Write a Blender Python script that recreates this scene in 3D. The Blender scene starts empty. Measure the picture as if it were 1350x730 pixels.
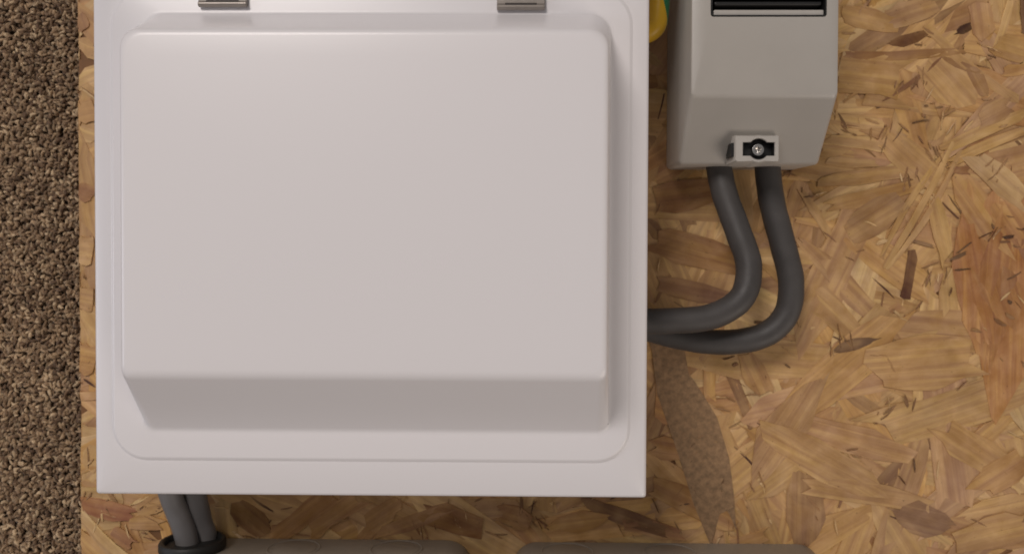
import bpy, math, random
import numpy as np
from mathutils import Vector, Matrix, Euler

scene = bpy.context.scene
col = scene.collection
R = math.radians

# ------------------------------------------------------------------ camera
F_PX = 1100.0                       # focal length in photograph pixels (1350 wide)
CAM = Vector((0.0, 0.0, 0.403))     # metres above the board's face
CAM_ROT = Euler((R(-1.05), R(0.75), R(0.2)))
cd = bpy.data.cameras.new('camera')
cd.sensor_width = 36.0
cd.lens = 36.0 * F_PX / 1350.0
cd.clip_start = 0.01
cd.clip_end = 50.0
cam = bpy.data.objects.new('camera', cd)
cd.dof.use_dof = True
cd.dof.focus_distance = 0.315
cd.dof.aperture_fstop = 16.0
cam.location = CAM
cam.rotation_euler = CAM_ROT
col.objects.link(cam)
scene.camera = cam

# ------------------------------------------------------------------ light
world = bpy.data.worlds.new('World')
scene.world = world
world.use_nodes = True
bg = world.node_tree.nodes['Background']
bg.inputs[0].default_value = (1.0, 0.94, 0.92, 1)
bg.inputs[1].default_value = 0.155

def area(name, loc, target, size, power, color):
    ld = bpy.data.lights.new(name, 'AREA')
    ld.shape = 'DISK'
    ld.size = size
    ld.energy = power
    ld.color = color
    o = bpy.data.objects.new(name, ld)
    o.location = loc
    o.rotation_euler = (Vector(target) - Vector(loc)).to_track_quat('-Z', 'Y').to_euler()
    col.objects.link(o)
    return o
area('ceiling_lamp', (-0.78, 1.22, 1.95), (0.05, 0, 0), 0.85, 24.5, (1.0, 0.92, 0.87))
area('window_light', (-1.9, -0.1, 0.75), (0, 0, 0.05), 0.7, 5.0, (0.86, 0.88, 1.0))

area('room_bounce', (1.5, -1.45, 1.25), (0, 0, 0.08), 1.4, 15.0, (1.0, 0.87, 0.76))  # added fill lamp, stands in for warm light returned by the room

vs = scene.view_settings
vs.view_transform = 'Standard'
vs.look = 'None'
vs.exposure = 0.10
vs.gamma = 1.0
vs.use_curve_mapping = False
scene.cycles.filter_width = 1.7

# ------------------------------------------------------------------ helpers
_RM = CAM_ROT.to_matrix()
def at(px, py, z):
    """Point at height z seen at photograph pixel (px, py)."""
    d = _RM @ Vector(((px - 675) / F_PX, -(py - 365) / F_PX, -1.0))
    t = (z - CAM.z) / d.z
    return CAM + d * t
def X(px, z, py=365): return at(px, py, z).x
def Y(py, z, px=675): return at(px, py, z).y

def srgb(r, g, b):
    def f(c):
        c /= 255.0
        return c / 12.92 if c <= 0.04045 else ((c + 0.055) / 1.055) ** 2.4
    return (f(r), f(g), f(b))

def tag(o, label=None, cat=None, group=None, kind=None):
    if label: o['label'] = label
    if cat: o['category'] = cat
    if group: o['group'] = group
    if kind: o['kind'] = kind
    return o

def empty(name, loc, label, cat, group=None):
    o = bpy.data.objects.new(name, None)
    o.empty_display_size = 0.02
    o.location = loc
    col.objects.link(o)
    return tag(o, label, cat, group)

def origin_of(o):
    v = Vector((0, 0, 0))
    while o is not None:
        v += o.location
        o = o.parent
    return v

def obj(name, verts, faces, mats, parent=None, smooth=False, loc=None, fmat=None, bevel=0, bseg=3, angle=30):
    """ONE mesh object; verts are given in world metres."""
    base = origin_of(parent) if parent else Vector(loc or (0, 0, 0))
    me = bpy.data.meshes.new(name)
    me.from_pydata([(v[0] - base.x, v[1] - base.y, v[2] - base.z) for v in verts], [], faces)
    if not isinstance(mats, (list, tuple)): mats = [mats]
    for m in mats: me.materials.append(m)
    if fmat:
        for p, k in zip(me.polygons, fmat): p.material_index = k
    me.validate()
    import bmesh
    bm = bmesh.new(); bm.from_mesh(me)
    bmesh.ops.recalc_face_normals(bm, faces=bm.faces)
    bm.to_mesh(me); bm.free()
    o = bpy.data.objects.new(name, me)
    col.objects.link(o)
    if parent: o.parent = parent
    else: o.location = base
    if smooth:
        for p in me.polygons: p.use_smooth = True
        if smooth != 'all':
            me.set_sharp_from_angle(angle=R(angle))
    if bevel:
        for p in me.polygons: p.use_smooth = True
        m = o.modifiers.new('bevel', 'BEVEL')
        m.width = bevel; m.segments = bseg; m.limit_method = 'ANGLE'; m.angle_limit = R(angle)
        m.harden_normals = True
    return o

def rrect(x0, x1, y0, y1, r, z, n=10):
    """Rounded rectangle loop, anticlockwise; r one radius or (ll, lr, ur, ul)."""
    if not isinstance(r, (list, tuple)): r = (r,) * 4
    pts = []
    for (cx, cy, a0, rr) in ((x0, y0, 180, r[0]), (x1, y0, 270, r[1]), (x1, y1, 0, r[2]), (x0, y1, 90, r[3])):
        ox = cx + rr if cx == x0 else cx - rr
        oy = cy + rr if cy == y0 else cy - rr
        for k in range(n):
            a = R(a0 + 90.0 * k / (n - 1))
            pts.append((ox + rr * math.cos(a), oy + rr * math.sin(a), z))
    return pts

def loft(loops, cap0=True, cap1=True):
    n = len(loops[0]); V = []; Fc = []
    for l in loops: V += l
    for k in range(len(loops) - 1):
        for i in range(n):
            j = (i + 1) % n
            Fc.append((k * n + i, k * n + j, (k + 1) * n + j, (k + 1) * n + i))
    if cap0: Fc.append(tuple(range(n))[::-1])
    if cap1: Fc.append(tuple((len(loops) - 1) * n + i for i in range(n)))
    return V, Fc

def box(x0, x1, y0, y1, z0, z1):
    V = [(x, y, z) for z in (z0, z1) for y in (y0, y1) for x in (x0, x1)]
    return V, [(0, 2, 3, 1), (4, 5, 7, 6), (0, 1, 5, 4), (2, 6, 7, 3), (0, 4, 6, 2), (1, 3, 7, 5)]

def lathe(profile, centre, axis, seg=40, close=False):
    """profile: list of (radius, height) turned about axis through centre."""
    ax = Vector(axis).normalized()
    u = ax.orthogonal().normalized(); w = ax.cross(u)
    V = []; Fc = []
    for (r, h) in profile:
        for k in range(seg):
            a = 2 * math.pi * k / seg
            V.append(tuple(Vector(centre) + ax * h + u * (r * math.cos(a)) + w * (r * math.sin(a))))
    m = len(profile)
    for i in range(m - 1 if not close else m):
        for k in range(seg):
            l = (k + 1) % seg; i2 = (i + 1) % m
            Fc.append((i * seg + k, i * seg + l, i2 * seg + l, i2 * seg + k))
    if not close:
        Fc.append(tuple(range(seg))); Fc.append(tuple((m - 1) * seg + k for k in range(seg)))
    return V, Fc

def spline(pts, steps=14):
    P = [Vector(p) for p in pts]
    P = [P[0] * 2 - P[1]] + P + [P[-1] * 2 - P[-2]]
    out = []
    for i in range(1, len(P) - 2):
        a, b, c, d = P[i - 1], P[i], P[i + 1], P[i + 2]
        for k in range(steps):
            t = k / steps
            out.append(0.5 * ((2 * b) + (c - a) * t + (2 * a - 5 * b + 4 * c - d) * t * t + (3 * b - a - 3 * c + d) * t ** 3))
    out.append(P[-2])
    return out

def tube(path, r, seg=24, flat=1.0, wob=0.0, seed=0):
    """Swept round (or flattened) cable with end caps."""
    rng = random.Random(seed)
    V = []; Fc = []
    t = (path[1] - path[0]).normalized()
    nrm = Vector((0, 0, 1)).cross(t)
    nrm = nrm.normalized() if nrm.length > 1e-4 else t.orthogonal().normalized()
    for i, p in enumerate(path):
        t = (path[min(i + 1, len(path) - 1)] - path[max(i - 1, 0)]).normalized()
        nrm = (nrm - t * nrm.dot(t)).normalized()
        bn = t.cross(nrm)
        rr = r * (1 + wob * math.sin(i * 0.7 + seed))
        for k in range(seg):
            a = 2 * math.pi * k / seg
            V.append(tuple(p + nrm * (rr * math.cos(a)) + bn * (rr * flat * math.sin(a))))
    for i in range(len(path) - 1):
        for k in range(seg):
            l = (k + 1) % seg
            Fc.append((i * seg + k, i * seg + l, (i + 1) * seg + l, (i + 1) * seg + k))
    Fc.append(tuple(range(seg))); Fc.append(tuple((len(path) - 1) * seg + k for k in range(seg)))
    return V, Fc

# ------------------------------------------------------------------ materials
def new_mat(name):
    m = bpy.data.materials.new(name)
    m.use_nodes = True
    nt = m.node_tree
    return m, nt, nt.nodes['Principled BSDF']

def N(nt, kind, **kw):
    n = nt.nodes.new(kind)
    for k, v in kw.items(): setattr(n, k, v)
    return n

def plain(name, rgb, rough, metal=0.0, bump_scale=None, bump=0.0, var=0.0, var_scale=20.0, spec=0.5, rvar=0.0):
    m, nt, b = new_mat(name)
    b.inputs['Base Color'].default_value = (*rgb, 1)
    b.inputs['Roughness'].default_value = rough
    b.inputs['Metallic'].default_value = metal
    b.inputs['Specular IOR Level'].default_value = spec
    tc = N(nt, 'ShaderNodeTexCoord')
    if var or rvar:
        no = N(nt, 'ShaderNodeTexNoise'); no.inputs['Scale'].default_value = var_scale
        no.inputs['Detail'].default_value = 6; no.inputs['Roughness'].default_value = 0.6
        nt.links.new(tc.outputs['Object'], no.inputs['Vector'])
        if var:
            mr = N(nt, 'ShaderNodeMapRange')
            mr.inputs['From Min'].default_value = 0.3; mr.inputs['From Max'].default_value = 0.7
            mr.inputs['To Min'].default_value = 1 - var; mr.inputs['To Max'].default_value = 1 + var
            nt.links.new(no.outputs['Fac'], mr.inputs['Value'])
            mx = N(nt, 'ShaderNodeVectorMath', operation='SCALE')
            mx.inputs[0].default_value = rgb
            nt.links.new(mr.outputs[0], mx.inputs['Scale'])
            nt.links.new(mx.outputs[0], b.inputs['Base Color'])
        if rvar:
            m2 = N(nt, 'ShaderNodeMapRange')
            m2.inputs['From Min'].default_value = 0.3; m2.inputs['From Max'].default_value = 0.7
            m2.inputs['To Min'].default_value = rough - rvar; m2.inputs['To Max'].default_value = rough + rvar
            nt.links.new(no.outputs['Fac'], m2.inputs['Value'])
            nt.links.new(m2.outputs[0], b.inputs['Roughness'])
    if bump:
        nb = N(nt, 'ShaderNodeTexNoise'); nb.inputs['Scale'].default_value = bump_scale
        nb.inputs['Detail'].default_value = 3
        nt.links.new(tc.outputs['Object'], nb.inputs['Vector'])
        bu = N(nt, 'ShaderNodeBump'); bu.inputs['Strength'].default_value = bump
        bu.inputs['Distance'].default_value = 0.0002
        nt.links.new(nb.outputs['Fac'], bu.inputs['Height'])
        nt.links.new(bu.outputs[0], b.inputs['Normal'])
    return m

M = {}
M['white'] = plain('white_powder_coat', (0.795, 0.772, 0.785), 0.30, bump_scale=1100, bump=0.06, spec=0.5)
M['grey_plastic'] = plain('grey_moulded_plastic', (0.44, 0.415, 0.38), 0.34, bump_scale=2600, bump=0.22, var=0.03, var_scale=40)
M['pale_plastic'] = plain('pale_grey_plastic', (0.47, 0.445, 0.41), 0.40, bump_scale=2200, bump=0.12, var=0.04, var_scale=200)
M['black'] = plain('black_plastic', (0.012, 0.012, 0.012), 0.45, bump_scale=1500, bump=0.1)
M['rubber'] = plain('black_rubber', (0.014, 0.014, 0.013), 0.55, bump_scale=1800, bump=0.25)
M['cable_dark'] = plain('dark_grey_sheath', (0.060, 0.055, 0.053), 0.56, bump_scale=1200, bump=0.25, var=0.12, var_scale=90, rvar=0.08)
M['cable_grey'] = plain('grey_sheath', (0.16, 0.152, 0.15), 0.42, bump_scale=1200, bump=0.2, var=0.06, var_scale=80)
M['yellow'] = plain('yellow_sheath', (0.62, 0.36, 0.012), 0.38, bump_scale=900, bump=0.1, var=0.05, var_scale=90)
M['green'] = plain('green_sheath', (0.012, 0.16, 0.06), 0.38, bump_scale=900, bump=0.1)
M['steel'] = plain('zinc_steel', (0.30, 0.265, 0.235), 0.34, metal=0.35, bump_scale=1800, bump=0.2, var=0.10, var_scale=300)
M['bright_steel'] = plain('bright_screw_steel', (0.75, 0.73, 0.70), 0.22, metal=1.0, bump_scale=1500, bump=0.1)
M['box_grey'] = plain('grey_painted_steel_box', (0.27, 0.235, 0.19), 0.42, bump_scale=1600, bump=0.25, var=0.08, var_scale=50, rvar=0.08)
M['plate'] = plain('grey_socket_plate', (0.36, 0.35, 0.33), 0.35, bump_scale=1600, bump=0.15)
M['chip_shade'] = plain('chip_and_gap_shade', (0.05, 0.04, 0.035), 0.7)  # paint chip, also the painted shade in the hinge gaps

def wood_material():
    m, nt, b = new_mat('oriented_strand_wood')
    L = nt.links.new
    uv = N(nt, 'ShaderNodeUVMap'); uv.uv_map = 'UVMap'
    tone = N(nt, 'ShaderNodeAttribute', attribute_name='tone')
    def noise(sx, sy, detail, rough=0.55, dist=0.0):
        mp = N(nt, 'ShaderNodeMapping')
        mp.inputs['Scale'].default_value = (sx, sy, 1)
        L(uv.outputs[0], mp.inputs['Vector'])
        no = N(nt, 'ShaderNodeTexNoise'); no.inputs['Scale'].default_value = 1.0
        no.inputs['Detail'].default_value = detail; no.inputs['Roughness'].default_value = rough
        no.inputs['Distortion'].default_value = dist
        L(mp.outputs[0], no.inputs['Vector'])
        return no.outputs['Fac']
    def rng(src, a, c, lo, hi):
        mr = N(nt, 'ShaderNodeMapRange')
        for k, v in zip(('From Min', 'From Max', 'To Min', 'To Max'), (a, c, lo, hi)):
            mr.inputs[k].default_value = v
        L(src, mr.inputs['Value'])
        return mr.outputs[0]
    def mul(p, q):
        mm = N(nt, 'ShaderNodeMath', operation='MULTIPLY'); L(p, mm.inputs[0]); L(q, mm.inputs[1]); return mm.outputs[0]
    bands = noise(14, 330, 2.5, 0.5, 0.6)
    fibre = noise(70, 2600, 4, 0.7)
    blotch = noise(70, 90, 4, 0.6, 0.4)
    speck = noise(420, 700, 2, 0.5)
    f = mul(mul(rng(bands, 0.32, 0.68, 0.80, 1.12), rng(fibre, 0.3, 0.7, 0.90, 1.09)), rng(blotch, 0.32, 0.7, 0.84, 1.10))
    f = mul(f, rng(speck, 0.70, 0.76, 1.0, 0.55))
    geo = N(nt, 'ShaderNodeNewGeometry')
    st = N(nt, 'ShaderNodeTexNoise'); st.inputs['Scale'].default_value = 42; st.inputs['Detail'].default_value = 5; st.inputs['Distortion'].default_value = 0.8
    L(geo.outputs['Position'], st.inputs['Vector'])
    f = mul(f, rng(st.outputs['Fac'], 0.3, 0.7, 0.88, 1.10))
    sc = N(nt, 'ShaderNodeVectorMath', operation='SCALE')
    blend = N(nt, 'ShaderNodeMixRGB'); blend.inputs['Color2'].default_value = (*srgb(206, 162, 102), 1)
    L(rng(st.outputs['Fac'], 0.40, 0.62, 0.0, 0.32), blend.inputs['Fac'])
    L(tone.outputs['Color'], blend.inputs['Color1'])
    L(blend.outputs[0], sc.inputs[0]); L(f, sc.inputs['Scale'])
    # latewood bands lean towards red-brown
    hs = N(nt, 'ShaderNodeHueSaturation')
    L(sc.outputs[0], hs.inputs['Color'])
    L(rng(bands, 0.32, 0.68, 0.494, 0.5065), hs.inputs['Hue'])
    L(rng(blotch, 0.3, 0.7, 1.0, 0.88), hs.inputs['Saturation'])
    L(hs.outputs[0], b.inputs['Base Color'])
    b.inputs['Roughness'].default_value = 0.55
    L(rng(blotch, 0.3, 0.7, 0.42, 0.66), b.inputs['Roughness'])
    b.inputs['Specular IOR Level'].default_value = 0.35
    ad = N(nt, 'ShaderNodeMath', operation='ADD'); L(rng(fibre, 0, 1, 0, 0.5), ad.inputs[0]); L(rng(bands, 0, 1, 0, 1.0), ad.inputs[1])
    bu = N(nt, 'ShaderNodeBump'); bu.inputs['Strength'].default_value = 0.5; bu.inputs['Distance'].default_value = 0.0003
    L(ad.outputs[0], bu.inputs['Height']); L(bu.outputs[0], b.inputs['Normal'])
    return m
M['wood'] = wood_material()
M['bark'] = plain('pitted_bark', srgb(144, 114, 82), 0.7, bump_scale=500, bump=0.9, var=0.36, var_scale=330)
M['wood_core'] = plain('strand_board_core', srgb(120, 82, 46), 0.7, bump_scale=400, bump=0.4, var=0.25, var_scale=120)

def carpet_pile_material():
    m, nt, b = new_mat('brown_twist_pile')
    L = nt.links.new
    tone = N(nt, 'ShaderNodeAttribute', attribute_name='tone')
    tc = N(nt, 'ShaderNodeTexCoord')
    no = N(nt, 'ShaderNodeTexNoise'); no.inputs['Scale'].default_value = 1500; no.inputs['Detail'].default_value = 4
    L(tc.outputs['Object'], no.inputs['Vector'])
    mr = N(nt, 'ShaderNodeMapRange')
    for k, v in zip(('From Min', 'From Max', 'To Min', 'To Max'), (0.3, 0.7, 0.75, 1.25)): mr.inputs[k].default_value = v
    L(no.outputs['Fac'], mr.inputs['Value'])
    sc = N(nt, 'ShaderNodeVectorMath', operation='SCALE')
    L(tone.outputs['Color'], sc.inputs[0]); L(mr.outputs[0], sc.inputs['Scale'])
    L(sc.outputs[0], b.inputs['Base Color'])
    b.inputs['Roughness'].default_value = 0.95
    b.inputs['Specular IOR Level'].default_value = 0.1
    b.inputs['Sheen Weight'].default_value = 0.15
    bu = N(nt, 'ShaderNodeBump'); bu.inputs['Strength'].default_value = 0.9; bu.inputs['Distance'].default_value = 0.0006
    L(no.outputs['Fac'], bu.inputs['Height']); L(bu.outputs[0], b.inputs['Normal'])
    return m
M['pile'] = carpet_pile_material()
M['carpet_base'] = plain('brown_carpet_backing', srgb(112, 91, 72), 0.95, bump_scale=350, bump=1.0, var=0.5, var_scale=330, spec=0.1)

# ------------------------------------------------------------------ setting: carpet
BT = 0.018                                     # board thickness
EDGE = X(105, 0.0)                           # left edge of the board
CZ = -BT - 0.004
V, Fc = box(-1.6, 1.6, -1.6, 1.6, CZ - 0.01, CZ)
carpet = tag(obj('carpet', V, Fc, M['carpet_base'], loc=(0, 0, CZ)), 'brown twist pile carpet under the wood board', 'carpet', kind='structure')

def carpet_pile():
    rs = np.random.RandomState(4)
    import bmesh
    bm = bmesh.new(); bmesh.ops.create_icosphere(bm, subdivisions=2, radius=1.0)
    bv = np.array([v.co[:] for v in bm.verts]); bf = np.array([[v.index for v in f.verts] for f in bm.faces]); bm.free()
    sp = 0.0025
    xs = np.arange(EDGE - 0.085, EDGE + 0.0015, sp); ys = np.arange(-0.185, 0.185, sp)
    gx, gy = np.meshgrid(xs, ys)
    n = gx.size
    per = 3
    cx = np.repeat(gx.ravel(), per) + rs.uniform(-.0015, .0015, n * per)
    cy = np.repeat(gy.ravel(), per) + rs.uniform(-.0015, .0015, n * per)
    n *= per
    cz = CZ + rs.uniform(0.0018, 0.0042, n)
    a = rs.uniform(.0012, .0025, n); bb = rs.uniform(.00055, .0010, n); c = rs.uniform(.0006, .0010, n)
    yaw = rs.uniform(0, 2 * np.pi, n); pit = rs.uniform(-0.9, 0.9, n)
    v = bv[None] * np.stack([a, bb, c], 1)[:, None, :]
    # curl: bend each yarn end and add lumps
    v[:, :, 2] += -(v[:, :, 0] ** 2) * rs.uniform(80, 420, n)[:, None]
    v[:, :, 1] += (v[:, :, 0] ** 2) * rs.uniform(-420, 420, n)[:, None]
    v *= 1 + rs.normal(0, .10, (n, len(bv)))[:, :, None]
    cp, sp_ = np.cos(pit)[:, None], np.sin(pit)[:, None]
    x1 = v[:, :, 0] * cp + v[:, :, 2] * sp_; z1 = -v[:, :, 0] * sp_ + v[:, :, 2] * cp
    cyaw, syaw = np.cos(yaw)[:, None], np.sin(yaw)[:, None]
    x2 = x1 * cyaw - v[:, :, 1] * syaw; y2 = x1 * syaw + v[:, :, 1] * cyaw
    P = np.stack([x2 + cx[:, None], y2 + cy[:, None], z1 + cz[:, None]], 2).reshape(-1, 3)
    lim = EDGE - 0.0002
    hi = P[:, 2] > -BT - 0.001
    P[hi, 0] = np.minimum(P[hi, 0], lim)
    Fa = (bf[None] + (np.arange(n) * len(bv))[:, None, None]).reshape(-1, 3)
    me = bpy.data.meshes.new('carpet_pile')
    P[:, 2] -= CZ
    me.vertices.add(len(P)); me.vertices.foreach_set('co', P.ravel())
    me.loops.add(Fa.size); me.loops.foreach_set('vertex_index', Fa.ravel())
    me.polygons.add(len(Fa)); me.polygons.foreach_set('loop_start', np.arange(0, Fa.size, 3))
    me.update(); me.validate()
    pal = np.array([srgb(150, 124, 97), srgb(174, 147, 116), srgb(124, 100, 78), srgb(200, 174, 140), srgb(106, 84, 66), srgb(154, 132, 106)])
    k = rs.choice(len(pal), n, p=[.27, .22, .18, .13, .10, .10])
    tc = pal[k] * rs.uniform(.85, 1.15, n)[:, None]
    colr = np.ones((len(P), 4)); colr[:, :3] = np.repeat(tc, len(bv), axis=0)
    at_ = me.color_attributes.new('tone', 'FLOAT_COLOR', 'POINT'); at_.data.foreach_set('color', colr.ravel())
    me.materials.append(M['pile'])
    me.polygons.foreach_set('use_smooth', np.ones(len(Fa), bool))
    o = bpy.data.objects.new('carpet_pile', me); col.objects.link(o); o.parent = carpet
    tag(o, kind='stuff')
carpet_pile()

# ------------------------------------------------------------------ the strand board
BX1, BY0, BY1 = 0.36, -0.27, 0.27
V, Fc = box(EDGE, BX1, BY0, BY1, -BT, -0.0006)
board = obj('strand_board', V, Fc, M['wood_core'], loc=(EDGE, BY0, -BT))
tag(board, 'golden oriented strand board of pressed wood flakes carrying the electrical boxes', 'board')

TONES = [((186, 142, 84), 24), ((198, 158, 100), 16), ((176, 130, 74), 16), ((206, 172, 118), 8), ((168, 122, 78), 10),
         ((160, 108, 60), 9), ((172, 126, 92), 8), ((190, 138, 70), 10), ((140, 98, 62), 4), ((112, 74, 44), 2)]
TW = [w for _, w in TONES]
def rand_tone(rng):
    c = rng.choices([t for t, _ in TONES], TW)[0]
    k = rng.uniform(0.94, 1.05)
    mean = (214, 170, 110)
    return srgb(*[min(255, (m_ + (q - m_ + 8) * .70) * k) for q, m_ in zip(c, mean)])

def strand_geo(rng, L, W, thick, taper=None):
    """A flake along local x: three rows of vertices, splintered ends, wavy long edges."""
    n = 6
    if taper is None: taper = rng.random()
    curve = rng.uniform(-.05, .05) * L
    ts = [0, rng.uniform(.07, .14), rng.uniform(.28, .42), rng.uniform(.55, .72), rng.uniform(.86, .93), 1]
    ou, ov = rng.uniform(0, 40), rng.uniform(0, 40)
    top = []
    for i, t in enumerate(ts):
        end = i in (0, n - 1)
        w = W * .5
        e = min(t, 1 - t)
        if e < .26:
            if taper < .35: w *= .10 + .90 * (e / .26) ** .8
            elif taper < .75: w *= .62 + .38 * (e / .26)
        c = curve * (4 * t * (1 - t)) + rng.uniform(-.05, .05) * W
        x = (t - .5) * L
        rag = lambda: rng.uniform(-.55, .55) * min(W, L * .3) if end else rng.uniform(-.02, .02) * L
        cup = rng.uniform(-.00006, .00006)
        top += [(x + rag(), c - w * rng.uniform(.84, 1.10), cup), (x + rag() * 1.3, c + w * rng.uniform(-.5, .5), 0.0), (x + rag(), c + w * rng.uniform(.84, 1.10), cup)]
    V = top + [(x, y, -thick) for (x, y, z) in top]
    m = 3 * n; Fc = []
    for i in range(n - 1):
        a = 3 * i
        Fc += [(a, a + 3, a + 4, a + 1), (a + 1, a + 4, a + 5, a + 2), (a, m + a, m + a + 3, a + 3), (a + 2, a + 5, m + a + 5, m + a + 2)]
    e = m - 3
    Fc += [(0, 1, m + 1, m), (1, 2, m + 2, m + 1), (e, m + e, m + e + 1, e + 1), (e + 1, m + e + 1, m + e + 2, e + 2)]
    UV = [(v[0] + ou, v[1] + ov + v[2] * .7) for v in V]
    return V, Fc, UV

def fill_mesh(me, V, Fc, UV, T):
    me.from_pydata(V, [], Fc)
    ul = me.uv_layers.new(name='UVMap')
    li = np.empty(len(me.loops), np.int32); me.loops.foreach_get('vertex_index', li)
    ul.data.foreach_set('uv', np.array(UV, np.float32)[li].ravel())
    at_ = me.color_attributes.new('tone', 'FLOAT_COLOR', 'POINT')
    at_.data.foreach_set('color', np.array([(*t, 1) for t in T], np.float32).ravel())
    me.materials.append(M['wood'])

def clip_x(rng_v, lim): return max(rng_v, lim)

# the layer beneath: too many flakes to pick apart, one part
def strand_underlayer():
    rng = random.Random(11)
    V, Fc, UV, T = [], [], [], []
    cnt = 2600
    for i in range(cnt):
        L = rng.uniform(.03, .09); W = rng.uniform(.006, .018)
        cx, cy = rng.uniform(EDGE, BX1), rng.uniform(BY0, BY1)
        a = rng.gauss(0, 1.0)
        z = -0.0004 + .0005 * i / cnt
        v, f, uv = strand_geo(rng, L, W, .0008)
        ca, sa = math.cos(a), math.sin(a)
        b = len(V)
        for p in v:
            V.append((min(max(cx + p[0] * ca - p[1] * sa, EDGE + rng.uniform(0, .0007)), BX1) - EDGE,
                      min(max(cy + p[0] * sa + p[1] * ca, BY0), BY1) - BY0, z + p[2] + BT))
        Fc += [tuple(k + b for k in q) for q in f]; UV += uv; T += [rand_tone(rng)] * len(v)
    me = bpy.data.meshes.new('strand_layer')
    fill_mesh(me, V, Fc, UV, T)
    o = bpy.data.objects.new('strand_layer', me); col.objects.link(o); o.parent = board
    tag(o, kind='stuff')
strand_underlayer()

n_strand = [0]
def strand(cx, cy, ang, L, W, tone, z, rng, taper=None, tilt=0.18, mat=None):
    v, f, uv = strand_geo(rng, L, W, .0007, taper)
    rot = Matrix.Rotation(ang, 3, 'Z') @ Matrix.Rotation(R(rng.uniform(-tilt, tilt)), 3, 'Y') @ Matrix.Rotation(R(rng.uniform(-tilt, tilt)) * 1.2, 3, 'X')
    vv = []
    for p in v:
        q = rot @ Vector(p)
        wx = max(cx + q.x, EDGE + rng.uniform(0.0, .0006))       # sawn flush with the board's edge
        vv.append((wx - cx, q.y, q.z))
    me = bpy.data.meshes.new('strand')
    fill_mesh(me, vv, f, uv, [tone] * len(vv))
    o = bpy.data.objects.new('strand', me); col.objects.link(o); o.parent = board
    o.location = (cx - EDGE, cy - BY0, z + BT)
    if mat:
        me.materials[0] = mat
    n_strand[0] += 1
    return o

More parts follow.
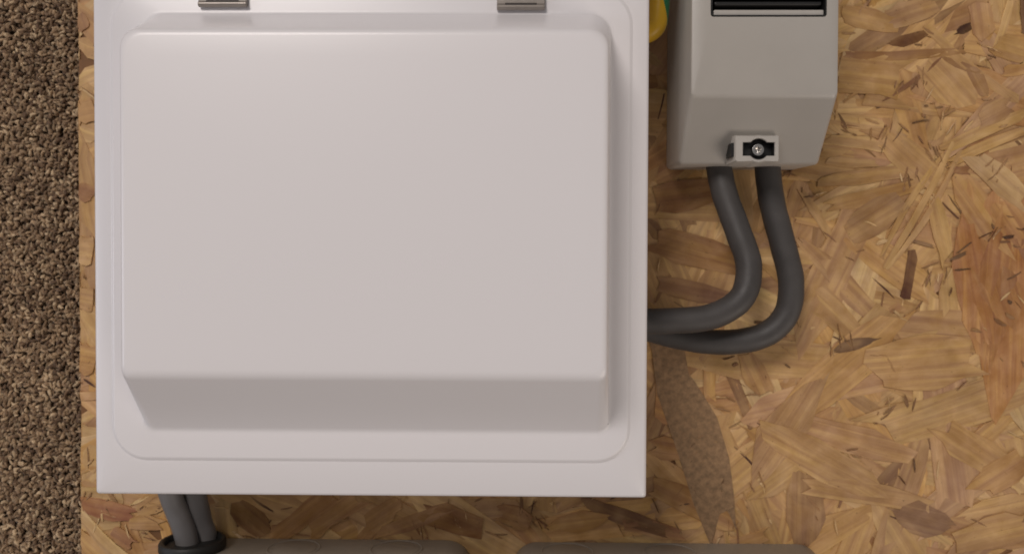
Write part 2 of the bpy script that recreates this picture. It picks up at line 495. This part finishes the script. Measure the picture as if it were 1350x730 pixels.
# strands that can be told apart in the photograph: (x0, y0, x1, y1, width, colour, taper)
PLACED = [
    (1322, 236, 1318, 500, 118, (188, 128, 70), .2), (1270, 290, 1300, 470, 56, (184, 124, 66), .2),
    (1345, 300, 1356, 470, 60, (168, 116, 74), .2), (1278, 250, 1336, 430, 64, (182, 126, 70), .2), (1318, 300, 1300, 470, 48, (176, 118, 64), .2), (1256, 222, 1330, 330, 40, (184, 134, 78), .2), (1310, 262, 1356, 330, 40, (186, 132, 76), .2),
    (1225, 75, 1275, 128, 62, (196, 152, 98), .6),
    (1100, 95, 1190, 105, 50, (184, 140, 82), .9), (1112, 72, 1262, 66, 13, (156, 110, 64), .6),
    (1165, 132, 1242, 74, 6, (138, 92, 56), .2), (1222, 36, 1338, 132, 13, (194, 150, 92), .9),
    (1171, 58, 1226, 40, 15, (112, 70, 40), .2), (1260, 44, 1284, 31, 11, (84, 52, 30), .2),
    (1242, 76, 1290, 96, 10, (146, 102, 66), .2), (1281, 92, 1297, 124, 19, (152, 108, 68), .5),
    (1094, 156, 1162, 164, 17, (196, 154, 98), .5), (1090, 186, 1166, 196, 16, (200, 160, 104), .5),
    (1090, 212, 1152, 216, 14, (190, 148, 92), .5), (1088, 240, 1206, 226, 19, (186, 142, 84), .5),
    (1092, 272, 1212, 243, 20, (178, 132, 76), .5), (1165, 182, 1230, 240, 40, (190, 146, 90), .5),
    (1242, 196, 1352, 148, 17, (200, 156, 92), .5), (1250, 216, 1352, 172, 15, (196, 150, 86), .5),
    (1280, 208, 1352, 268, 34, (206, 168, 116), .6), (1118, 310, 1182, 270, 44, (166, 124, 76), .6),
    (1252, 194, 1168, 346, 9, (192, 148, 88), .5), (1243, 204, 1163, 338, 8, (182, 138, 78), .5),
    (1262, 203, 1172, 350, 8, (196, 152, 94), .5), (1228, 262, 1246, 340, 22, (190, 146, 86), .4),
    (1255, 224, 1276, 225, 10, (146, 96, 66), .9), (1202, 338, 1193, 392, 13, (104, 64, 42), .9),
    (1205, 318, 1228, 324, 5, (110, 74, 56), .5), (1350, 0, 1352, 46, 12, (112, 78, 58), .9),
    (1290, 160, 1330, 140, 26, (170, 126, 84), .4), (1110, 18, 1175, 34, 30, (184, 140, 80), .6),
    (1170, 26, 1225, 8, 34, (178, 136, 90), .5), (1290, 4, 1296, 46, 30, (188, 140, 94), .9),
    (1310, 60, 1352, 72, 34, (190, 144, 82), .6), (1322, 96, 1352, 90, 16, (196, 146, 78), .6),
    (858, 262, 952, 250, 40, (152, 106, 60), .5), (860, 318, 975, 350, 44, (158, 112, 64), .6),
    (862, 372, 960, 392, 26, (140, 98, 68), .5), (868, 520, 918, 540, 56, (186, 132, 74), .6),
    (860, 590, 905, 596, 30, (168, 118, 66), .5), (858, 640, 960, 690, 34, (170, 122, 70), .6),
    (985, 470, 1010, 520, 30, (178, 132, 80), .6), (1100, 462, 1150, 448, 16, (124, 92, 64), .2),
    (1150, 480, 1280, 470, 70, (196, 150, 92), .6), (1020, 570, 1150, 640, 46, (190, 146, 90), .6),
    (1060, 640, 1230, 668, 30, (186, 142, 88), .5), (1180, 672, 1250, 690, 42, (150, 110, 76), .3),
    (1240, 560, 1330, 620, 44, (190, 144, 84), .6), (1290, 640, 1352, 600, 40, (184, 134, 74), .6),
    (1270, 710, 1352, 690, 44, (188, 142, 84), .6),
    (106, 664, 178, 678, 27, (164, 102, 66), .5), (104, 676, 176, 742, 19, (218, 178, 122), .9),
    (100, 704, 150, 748, 22, (200, 152, 92), .9), (180, 672, 222, 660, 26, (196, 150, 94), .6),
    (150, 700, 176, 716, 20, (172, 118, 78), .5), (170, 690, 212, 690, 20, (190, 142, 86), .5),
    (310, 664, 352, 700, 34, (150, 106, 58), .6), (366, 704, 436, 652, 26, (176, 126, 70), .8),
    (412, 700, 480, 656, 24, (184, 136, 80), .8), (480, 690, 520, 664, 28, (170, 124, 70), .6),
    (500, 700, 590, 668, 20, (156, 110, 64), .6), (560, 676, 640, 700, 34, (146, 98, 54), .6),
    (660, 676, 700, 690, 30, (158, 110, 62), .6), (730, 690, 800, 680, 30, (190, 138, 72), .3),
    (780, 664, 880, 700, 22, (132, 92, 58), .5), (820, 690, 900, 704, 22, (168, 118, 76), .4),
    (106, 20, 112, 40, 16, (150, 100, 62), .5), (104, 250, 124, 256, 24, (160, 108, 66), .5),
    (104, 150, 124, 146, 30, (196, 148, 88), .8), (104, 330, 124, 332, 34, (206, 162, 104), .8),
    (104, 392, 124, 396, 30, (186, 140, 84), .8), (104, 470, 124, 474, 40, (196, 146, 84), .8),
    (905, 500, 962, 676, 30, (130, 108, 84), .2), (874, 436, 950, 690, 44, (130, 108, 84), .8),
]
PLACED_N = len(PLACED)
def random_strands():
    rng = random.Random(29)
    total = 298 - PLACED_N
    regs = [((858, 1356), (-6, 734), .80), ((110, 900), (640, 716), .14), ((104, 128), (-4, 700), .06)]
    k = 0
    for (xa, xb), (ya, yb), share in regs:
        for i in range(int(total * share)):
            p = at(rng.uniform(xa, xb), rng.uniform(ya, yb), 0)
            small = rng.random()
            if small < .22: L, W, tn = rng.uniform(.003, .016), rng.uniform(.0005, .0014), srgb(*rng.choice([(110, 72, 46), (140, 96, 60), (92, 58, 42)]))
            elif small < .40: L, W, tn = rng.uniform(.014, .034), rng.uniform(.004, .010), rand_tone(rng)
            else: L, W, tn = rng.uniform(.035, .085), rng.uniform(.008, .022), rand_tone(rng)
            strand(p.x, p.y, rng.gauss(0, 1.1), L, W, tn, .00020 + .0004 * i / (total * share), rng)
random_strands()
def placed_strands():
    rng = random.Random(77)
    for i, (x0, y0, x1, y1, w, c, tp) in enumerate(PLACED):
        a, b = at(x0, y0, 0), at(x1, y1, 0)
        d = b - a
        strand((a.x + b.x) / 2, (a.y + b.y) / 2, math.atan2(d.y, d.x), d.length * 1.05, w * .000372, srgb(*c),
               .00066 + .0003 * i / PLACED_N, rng, taper=tp, tilt=.06, mat=M['bark'] if c == (130, 108, 84) else None)
placed_strands()

# splinters, specks of bark and thin dark slivers pressed into the face: too small to pick apart
def splinters():
    rng = random.Random(5)
    V, Fc, UV, T = [], [], [], []
    dark = [(116, 78, 46), (140, 96, 58), (94, 62, 38), (160, 116, 72), (214, 176, 120), (220, 186, 134)]
    regs = [((858, 1356), (-6, 734), 290), ((110, 1000), (650, 716), 90), ((104, 128), (-4, 700), 40)]
    for (xa, xb), (ya, yb), cnt in regs:
        for c in range(cnt // 3):
            p0 = at(rng.uniform(xa, xb), rng.uniform(ya, yb), 0)
            a0 = rng.gauss(0, 1.1)
            for q in range(rng.choice((1, 1, 2, 3, 6))):
                L = rng.uniform(.0015, .009); W = rng.uniform(.0003, .0010) * (1 + 1.2 * (rng.random() < .2))
                a = a0 + rng.gauss(0, .25)
                cx, cy = p0.x + rng.gauss(0, .004), p0.y + rng.gauss(0, .003)
                if cx < EDGE + .005 and abs(math.cos(a)) * L > .004: continue
                v, f, uv = strand_geo(rng, L, W, .0007, rng.random() * .6)
                ca, sa = math.cos(a), math.sin(a); b = len(V)
                V += [(cx + p[0] * ca - p[1] * sa - EDGE, cy + p[0] * sa + p[1] * ca - BY0, .00090 + rng.uniform(-.0002, .0002) + p[2] * .3 + BT) for p in v]
                Fc += [tuple(k + b for k in g_) for g_ in f]; UV += uv
                T += [srgb(*rng.choices(dark, (3, 5, 2, 5, 2, 1))[0])] * len(v)
    me = bpy.data.meshes.new('splinters')
    fill_mesh(me, V, Fc, UV, T)
    o = bpy.data.objects.new('splinters', me); col.objects.link(o); o.parent = board
    tag(o, kind='stuff')
splinters()

# ------------------------------------------------------------------ consumer unit (white enclosure)
ZF = 0.075                                     # flange plane
ux0, ux1 = X(123.2, ZF, 330), X(854.5, ZF, 330)
uy0 = Y(654, ZF, 490); uy1 = Y(-210, ZF, 490)  # unseen top lengthened to keep lamp light out of the isolator gap
unit = empty('consumer_unit', ((ux0 + ux1) / 2, (uy0 + uy1) / 2, 0.0016),
             'large white consumer unit with raised front cover, mounted left of the grey isolator', 'fuse box')
g = 0.0012
V, Fc = loft([rrect(ux0 + g, ux1 - g, uy0 + g, uy1 - g, .003, .0016), rrect(ux0 + g, ux1 - g, uy0 + g, uy1 - g, .003, ZF - .0125)])
obj('enclosure', V, Fc, M['white'], unit, smooth=True)
ZP = ZF + .0016                                # raised panel plane
lx0, lx1, ly0 = X(148, ZF, 330), X(832, ZF, 330), Y(607, ZF, 490)
ly1 = Y(-12, ZF, 490)
ZB = ZP + .027                                 # front of the bulge
bx0, bx1, by0, by1 = X(157, ZB, 270), X(802, ZB, 270), Y(496, ZB, 480), Y(38, ZB, 480)
cx0, cx1, cy0, cy1 = bx0 - .0035, bx1 + .0035, Y(568, ZP, 490), Y(19, ZP, 480)
RL = .0135
loops = [
    rrect(ux0, ux1, uy0, uy1, .0012, ZF - .012),
    rrect(ux0, ux1, uy0, uy1, .0012, ZF - .0016),
    rrect(ux0 + .0004, ux1 - .0004, uy0 + .0004, uy1 - .0004, .0012, ZF - .0006),
    rrect(ux0 + .0014, ux1 - .0014, uy0 + .0014, uy1 - .0014, .0010, ZF),
    rrect(lx0 - .0005, lx1 + .0005, ly0 - .0005, ly1 + .0005, RL + .0005, ZF),
    rrect(lx0, lx1, ly0, ly1, RL, ZF + .00012),
    rrect(lx0 + .0008, lx1 - .0008, ly0 + .0008, ly1 - .0008, RL - .0006, ZP - .00015),
    rrect(lx0 + .0016, lx1 - .0016, ly0 + .0016, ly1 - .0016, RL - .0011, ZP),
]
def bl(t, z, extra=0.0, r=None):
    """bulge section: t = 0 at its base, 1 at its front"""
    m = lambda a, b: a + (b - a) * t
    rr = r or (m(.0045, .0030), m(.0050, .0034), m(.0085, .0072), m(.0085, .0072))
    return rrect(m(cx0, bx0) + extra, m(cx1, bx1) - extra, m(cy0, by0) + extra, m(cy1, by1) - extra, rr, z)
H = ZB - ZP
loops += [bl(0, ZP, -.0014), bl(0, ZP + .0001, -.0006), bl(.02, ZP + .0004, -.0001), bl(.06, ZP + .06 * H)]
loops += [bl(.5, ZP + .5 * H)]
A_, B_, C_ = bl(.92, ZP + .92 * H), bl(1, ZB), bl(1, ZB + .00003, .0024)     # rounded front edge
for k in range(8):
    q = k / 7
    loops.append([tuple((1 - q) ** 2 * a + 2 * q * (1 - q) * b + q * q * c for a, b, c in zip(pa, pb, pc)) for pa, pb, pc in zip(A_, B_, C_)])
loops.append(bl(1, ZB + .00006, .010))
loops.append(bl(1, ZB + .00030, .045, r=(.004,) * 4))
V, Fc = loft(loops, cap0=False)
cover = obj('front_cover', V, Fc, M['white'], unit, smooth=True, angle=50)

for k, (p0, p1, pe) in enumerate(((261, 325, 8), (655, 718.5, 12))):
    z0 = ZP + .0003
    hx0, hx1 = X(p0, ZP + .002, 5), X(p1, ZP + .002, 5)
    yb = Y(pe, ZP + .0026, (p0 + p1) / 2)
    V, Fc = box(hx0, hx1, yb + .0020, yb + .0052, z0, z0 + .0016)
    hinge = obj('hinge', V, Fc, M['steel'], cover, bevel=.0003)
    V, Fc = lathe([(.0001, 0), (.0010, 0), (.00115, .0002), (.00115, hx1 - hx0 - .0002), (.0010, hx1 - hx0), (.0001, hx1 - hx0)], (hx0, yb + .0010, z0 + .0010), (1, 0, 0), 20)
    obj('hinge_pin', V, Fc, M['steel'], hinge, smooth=True)
    V, Fc = box(hx0 + .0032, hx1 - .0032, yb + .0017, yb + .0024, z0 + .0014, z0 + .0020)
    obj('hinge_gap_shade', V, Fc, M['chip_shade'], hinge)  # dark strip stands in for the shadow between leaf and pin
c = at(801, 559, ZP + .002)
V, Fc = lathe([(.0001, 0), (.0004, 0), (.0005, .0002), (.0001, .0003)], (c.x, c.y, ZP + .0004), (0, 0, 1), 7)
obj('paint_chip', V, Fc, M['chip_shade'], cover)

# ------------------------------------------------------------------ isolator
ZI = 0.056; ZL = 0.033
ix0, ix1 = X(911, ZI, 80), X(1106, ZI, 80)
iyb = Y(217, ZL, 1000); iyf = Y(127, ZI, 1000); iyt = iyb + .125
iso = empty('isolator_switch', ((ix0 + ix1) / 2, (iyb + iyt) / 2, .0016), 'grey plastic isolator switch box on the bare wood right of the white unit', 'switch')
wx0, wx1, wy0 = X(937, ZI, 10), X(1090, ZI, 10), Y(22.5, ZI, 1010)
wy1 = iyt - (wy0 - iyb)
d = .0016
loops = [rrect(ix0 - d * .3, ix1 + d * .3, iyb + .0012, iyt - .0012, .0022, .0016), rrect(ix0 - d * .3, ix1 + d * .3, iyb, iyt, .0022, ZL - .0012),
         rrect(ix0 - d * .3 + .0001, ix1 + d * .3 - .0001, iyb + .0003, iyt - .0003, .0022, ZL - .0003),
         rrect(ix0 - d * .3 + .0003, ix1 + d * .3 - .0003, iyb + .0011, iyt - .0011, .0022, ZL + .0007)]
def il(t, ins, z): return rrect(ix0 + ins, ix1 - ins, iyb + (iyf - iyb) * t + ins, iyt - (iyf - iyb) * t - ins, .0022, z)
loops += [il(.96, 0, ZI - .0016), il(.985, .0003, ZI - .0005), il(1.0, .0012, ZI)]
loops += [rrect(wx0, wx1, wy0, wy1, .0012, ZI), rrect(wx0, wx1, wy0, wy1, .0012, ZI - .012)]
V, Fc = loft(loops, cap1=True)
body = obj('housing', V, Fc, M['grey_plastic'], iso, smooth=True, angle=32)
e = .00015; wv = .0007
loops = [rrect(wx0 + e, wx1 - e, wy0 + e, wy1 - e, .0012, ZI + .0002), rrect(wx0 + wv, wx1 - wv, wy0 + wv, wy1 - wv, .0010, ZI + .0002),
         rrect(wx0 + wv, wx1 - wv, wy0 + wv, wy1 - wv, .0010, ZI - .0105), ]
V, Fc = loft(loops, cap0=False)
win = obj('window_lining', V, Fc, M['black'], iso, smooth=True)
yl0, yl1 = Y(20.5, ZI, 1010), Y(12.5, ZI, 1010)
V, Fc = box(wx0 + .0014, wx1 - .0002 - wv, yl0, yl1, ZI - .008, ZI - .0006)
obj('window_lip', V, Fc, M['pale_plastic'], win, bevel=.0005)
ys = Y(0.5, ZI, 1010)
V, Fc = box(wx0 + .0016, wx1 - .0014, ys, wy1 - .004, ZI - .010, ZI - .0012)
dev = obj('switch_module', V, Fc, M['black'], iso, bevel=.0008)
xm = (wx0 + wx1) / 2
V, Fc = box(xm - .012, xm + .012, ys + .020, ys + .030, ZI - .0010, ZI + .009)
obj('toggle', V, Fc, M['black'], dev, bevel=.001)

# sealing-screw block on the sloping foot of the isolator
ZK = 0.0465
ka, kb = at(968.5, 213.5, ZK), at(1028, 178.5, ZK)
kx, ky = (ka.x + kb.x) / 2, (ka.y + kb.y) / 2
hw, hh = (kb.x - ka.x) / 2, (kb.y - ka.y) / 2
PXK = (CAM.z - ZK) / F_PX
kcx, kcy = at(1000.5, 196.5, ZK).x, at(1000.5, 196.5, ZK).y
ang = sorted(set([2 * math.pi * k / 96 for k in range(96)] + [math.atan2(s * hh, q * hw) % (2 * math.pi) for s in (1, -1) for q in (1, -1)]
             + [math.atan2(s * 8.7, q * 20.5) % (2 * math.pi) for s in (1, -1) for q in (1, -1)]))
def ray(a, x0, x1, y0, y1):
    ca, sa = math.cos(a), math.sin(a); t = 1e9
    if ca > 1e-9: t = min(t, x1 / ca)
    if ca < -1e-9: t = min(t, x0 / ca)
    if sa > 1e-9: t = min(t, y1 / sa)
    if sa < -1e-9: t = min(t, y0 / sa)
    return t
ro = [max(ray(a, kx - hw - kcx, kx + hw - kcx, ky - hh - kcy, ky + hh - kcy), 18.4 * PXK) for a in ang]
ri = [max(ray(a, -20.5 * PXK, 20.5 * PXK, -8.7 * PXK, 8.7 * PXK), 13.6 * PXK) for a in ang]
P = lambda rr, z, k=0.0: [(kcx + (r_ - k) * math.cos(a), kcy + (r_ - k) * math.sin(a), z) for r_, a in zip(rr, ang)]
V, Fc = loft([P(ro, .032, -.0003), P(ro, ZK - .0006), P(ro, ZK, .0005), P(ri, ZK, -.0003), P(ri, ZK - .0004), P(ri, ZK - .0055)], cap0=False, cap1=False)
blk = obj('screw_block', V, Fc, [M['pale_plastic'], M['black']], iso, smooth=True, angle=40, fmat=[1 if k >= 4 * len(ang) else 0 for k in range(5 * len(ang))])
V, Fc = box(kcx - 22 * PXK, kcx + 22 * PXK, kcy - 14.2 * PXK, kcy + 14.2 * PXK, ZK - .0056, ZK - .0050)
obj('screw_well', V, Fc, M['black'], blk)
V, Fc = box(kx - hw - .0011, kx - hw + .0006, ky - hh * .55, ky + hh * .45, .036, ZK - .0012)
obj('side_slot_shade', V, Fc, M['black'], blk)  # solid black block standing for the shade inside the side opening
# screw with hexagonal socket
rs_, ss = .0026, 24
hexr = [.00125 / max(abs(math.cos(a - R(60) * round(a / R(60)))), .1) for a in [2 * math.pi * k / ss for k in range(ss)]]
ring = lambda r_, z: [(kcx + (q if isinstance(r_, list) else r_) * math.cos(2 * math.pi * k / ss), kcy - .0002 + (q if isinstance(r_, list) else r_) * math.sin(2 * math.pi * k / ss), z)
                      for k, q in enumerate(r_ if isinstance(r_, list) else [r_] * ss)]
zt = ZK - .0010
V, Fc = loft([ring(rs_, zt - .0040), ring(rs_, zt - .0006), ring(rs_ * .94, zt - .0001), ring(rs_ * .80, zt), ring(hexr, zt - .0001), ring([h * .85 for h in hexr], zt - .0014), ring([h * .3 for h in hexr], zt - .0009)])
obj('screw', V, Fc, M['bright_steel'], blk, smooth=True, angle=35)

# ------------------------------------------------------------------ black tails between isolator and unit
def cable(name, pts, r, mat, label, cat, group=None, **kw):
    P3 = [at(*p) if not isinstance(p, Vector) else p for p in pts]
    path = spline(P3)
    V, Fc = tube(path, r, **kw)
    o = obj(name, V, Fc, mat, loc=tuple(P3[-1]), smooth='all')
    return tag(o, label, cat, group)
rt = .0058
cable('tail_cable', [(945, 190, .018), (948, 222, .018), (956, 258, .020), (973, 305, .024), (987, 350, .027), (978, 392, .029), (938, 417, .030), (880, 423, .030), (835, 423, .030)], rt, M['cable_dark'],
      'dark grey power cable on the inside of the bend under the isolator', 'cable', 'cables from the isolator to the white unit', seed=1, wob=.008)
cable('tail_cable', [(1012, 190, .018), (1012, 222, .018), (1018, 268, .018), (1032, 322, .018), (1043, 372, .018), (1036, 415, .017), (1006, 442, .016), (955, 451, .015), (900, 445, .014), (835, 428, .014)], rt, M['cable_dark'],
      'dark grey power cable on the outside of the bend under the isolator', 'cable', 'cables from the isolator to the white unit', seed=2, wob=.008)

# earth cable, yellow with a green stripe
def earth_cable():
    P3 = [at(*p) for p in ((905, -150, .030), (888, -70, .036), (872, -22, .040), (868, 12, .041), (864, 34, .041), (848, 44, .040), (822, 40, .038))]
    path = spline(P3, 40); seg = 72
    V, Fc = tube(path, .0046, seg=seg)
    fm = []
    n = len(path)
    for i in range(n - 1):
        for k in range(seg):
            a = (k / 3 + 0.0875 * i + 16.5) % 24
            fm.append(1 if a < 7 else 0)
    fm += [0, 0]
    o = obj('earth_cable', V, Fc, [M['yellow'], M['green']], loc=tuple(P3[-1]), smooth='all', fmat=fm)
    tag(o, 'yellow and green striped earth cable curling into the side of the white unit', 'cable')
earth_cable()

# ------------------------------------------------------------------ grey steel socket boxes along the bottom
YW = Y(708.5, 0, 420)
def socket_box(xa, xb, yw, label, knock, name='socket_box'):
    z0, z1 = .0016, .044
    t = empty(name, ((xa + xb) / 2, yw - .043, z0), label, 'socket box', 'metal socket boxes below the white unit')
    V, Fc = loft([rrect(xa, xb, yw - .086, yw, .012, z0), rrect(xa, xb, yw - .086, yw, .012, z1 - .003), rrect(xa + .0004, xb - .0004, yw - .0856, yw - .0004, .0118, z1 - .0012), rrect(xa + .002, xb - .002, yw - .084, yw - .002, .011, z1)])
    b = obj('back_box', V, Fc, M['box_grey'], t, smooth=True)
    V, Fc = loft([rrect(xa + .0015, xb - .0015, yw - .0845, yw - .0015, .010, z1 + .0003), rrect(xa + .0015, xb - .0015, yw - .0845, yw - .0015, .010, z1 + .004), rrect(xa + .004, xb - .004, yw - .082, yw - .004, .009, z1 + .0055)])
    obj('front_plate', V, Fc, M['plate'], t, smooth=True)
    for (x, z) in knock:
        k = obj('knockout', *lathe([(.0001, 0), (.0105, 0), (.0105, .00015), (.0102, .00025), (.0001, .0003)], (x, yw, z), (0, 1, 0), 48), M['box_grey'], t, smooth=True)
        obj('knockout_rim', *lathe([(.0124, .0), (.0124, .0002), (.0122, .00035), (.0119, .00035), (.0117, .0002), (.0117, 0)], (x, yw, z), (0, 1, 0), 48, close=True), M['box_grey'], k, smooth=True)
    return t
sx0, sx1 = X(222, 0, 708), X(622, 0, 708)
socket_box(sx0, sx1, YW, 'grey steel socket box at the bottom left with a black cable grommet', [(X(388, .014, 712), .0150), (X(523, .014, 712), .0150)])
tx0 = X(676, 0, 713)
YW2 = Y(713.5, 0, 850)
socket_box(tx0, tx0 + (sx1 - sx0), YW2, 'grey steel socket box at the bottom right of the other socket box', [(X(748, .014, 716), .0150), (X(883, .014, 716), .0150)])

gx, gz = X(256, .015, 712), .0168
gr = obj('grommet', *lathe([(.0001, .0), (.0146, .0), (.0150, .0006), (.0150, .0034), (.0144, .0044), (.0132, .0046), (.0124, .0040), (.0120, .0022), (.0001, .0020)], (gx, YW + .0001, gz), (0, 1, 0), 48), M['rubber'], loc=(gx, YW, gz), smooth=True, angle=45)
tag(gr, 'round black rubber grommet where two grey cables enter the socket box', 'grommet')
def P_(px, py, z): return at(px, py, z)
gl = 'grey cables from the white unit into the grommet'
cable('grey_cable', [Vector((gx - .0026, YW - .0030, .0150)), Vector((gx - .0036, YW + .004, .0150)), (240, 690, .0150), (233, 673, .015), (226, 655, .016), (219, 632, .017), (212, 600, .017)], .0052, M['cable_grey'],
      'lighter grey cable, left of the two entering the black grommet', 'cable', gl, flat=.94, seed=3)
cable('grey_cable', [Vector((gx + .0030, YW - .0030, .0080)), Vector((gx + .0026, YW + .004, .0080)), (266, 690, .0085), (262, 673, .009), (258, 655, .009), (253, 632, .009), (249, 600, .009)], .0052, M['cable_grey'],
      'shaded grey cable, right of the two entering the black grommet', 'cable', gl, flat=.94, seed=4)

# black bush joining the two boxes
yj = Y(729, .014, 650) - .0075
V, Fc = lathe([(.0050, 0), (.0062, 0), (.0062, tx0 - sx1), (.0050, tx0 - sx1)], (sx1, yj, .0145), (1, 0, 0), 28)
tag(obj('conduit_bush', V, Fc, M['rubber'], loc=(sx1, yj, .0145), smooth=True), 'short black bush joining the two grey socket boxes', 'coupling')

print('strands', n_strand[0])
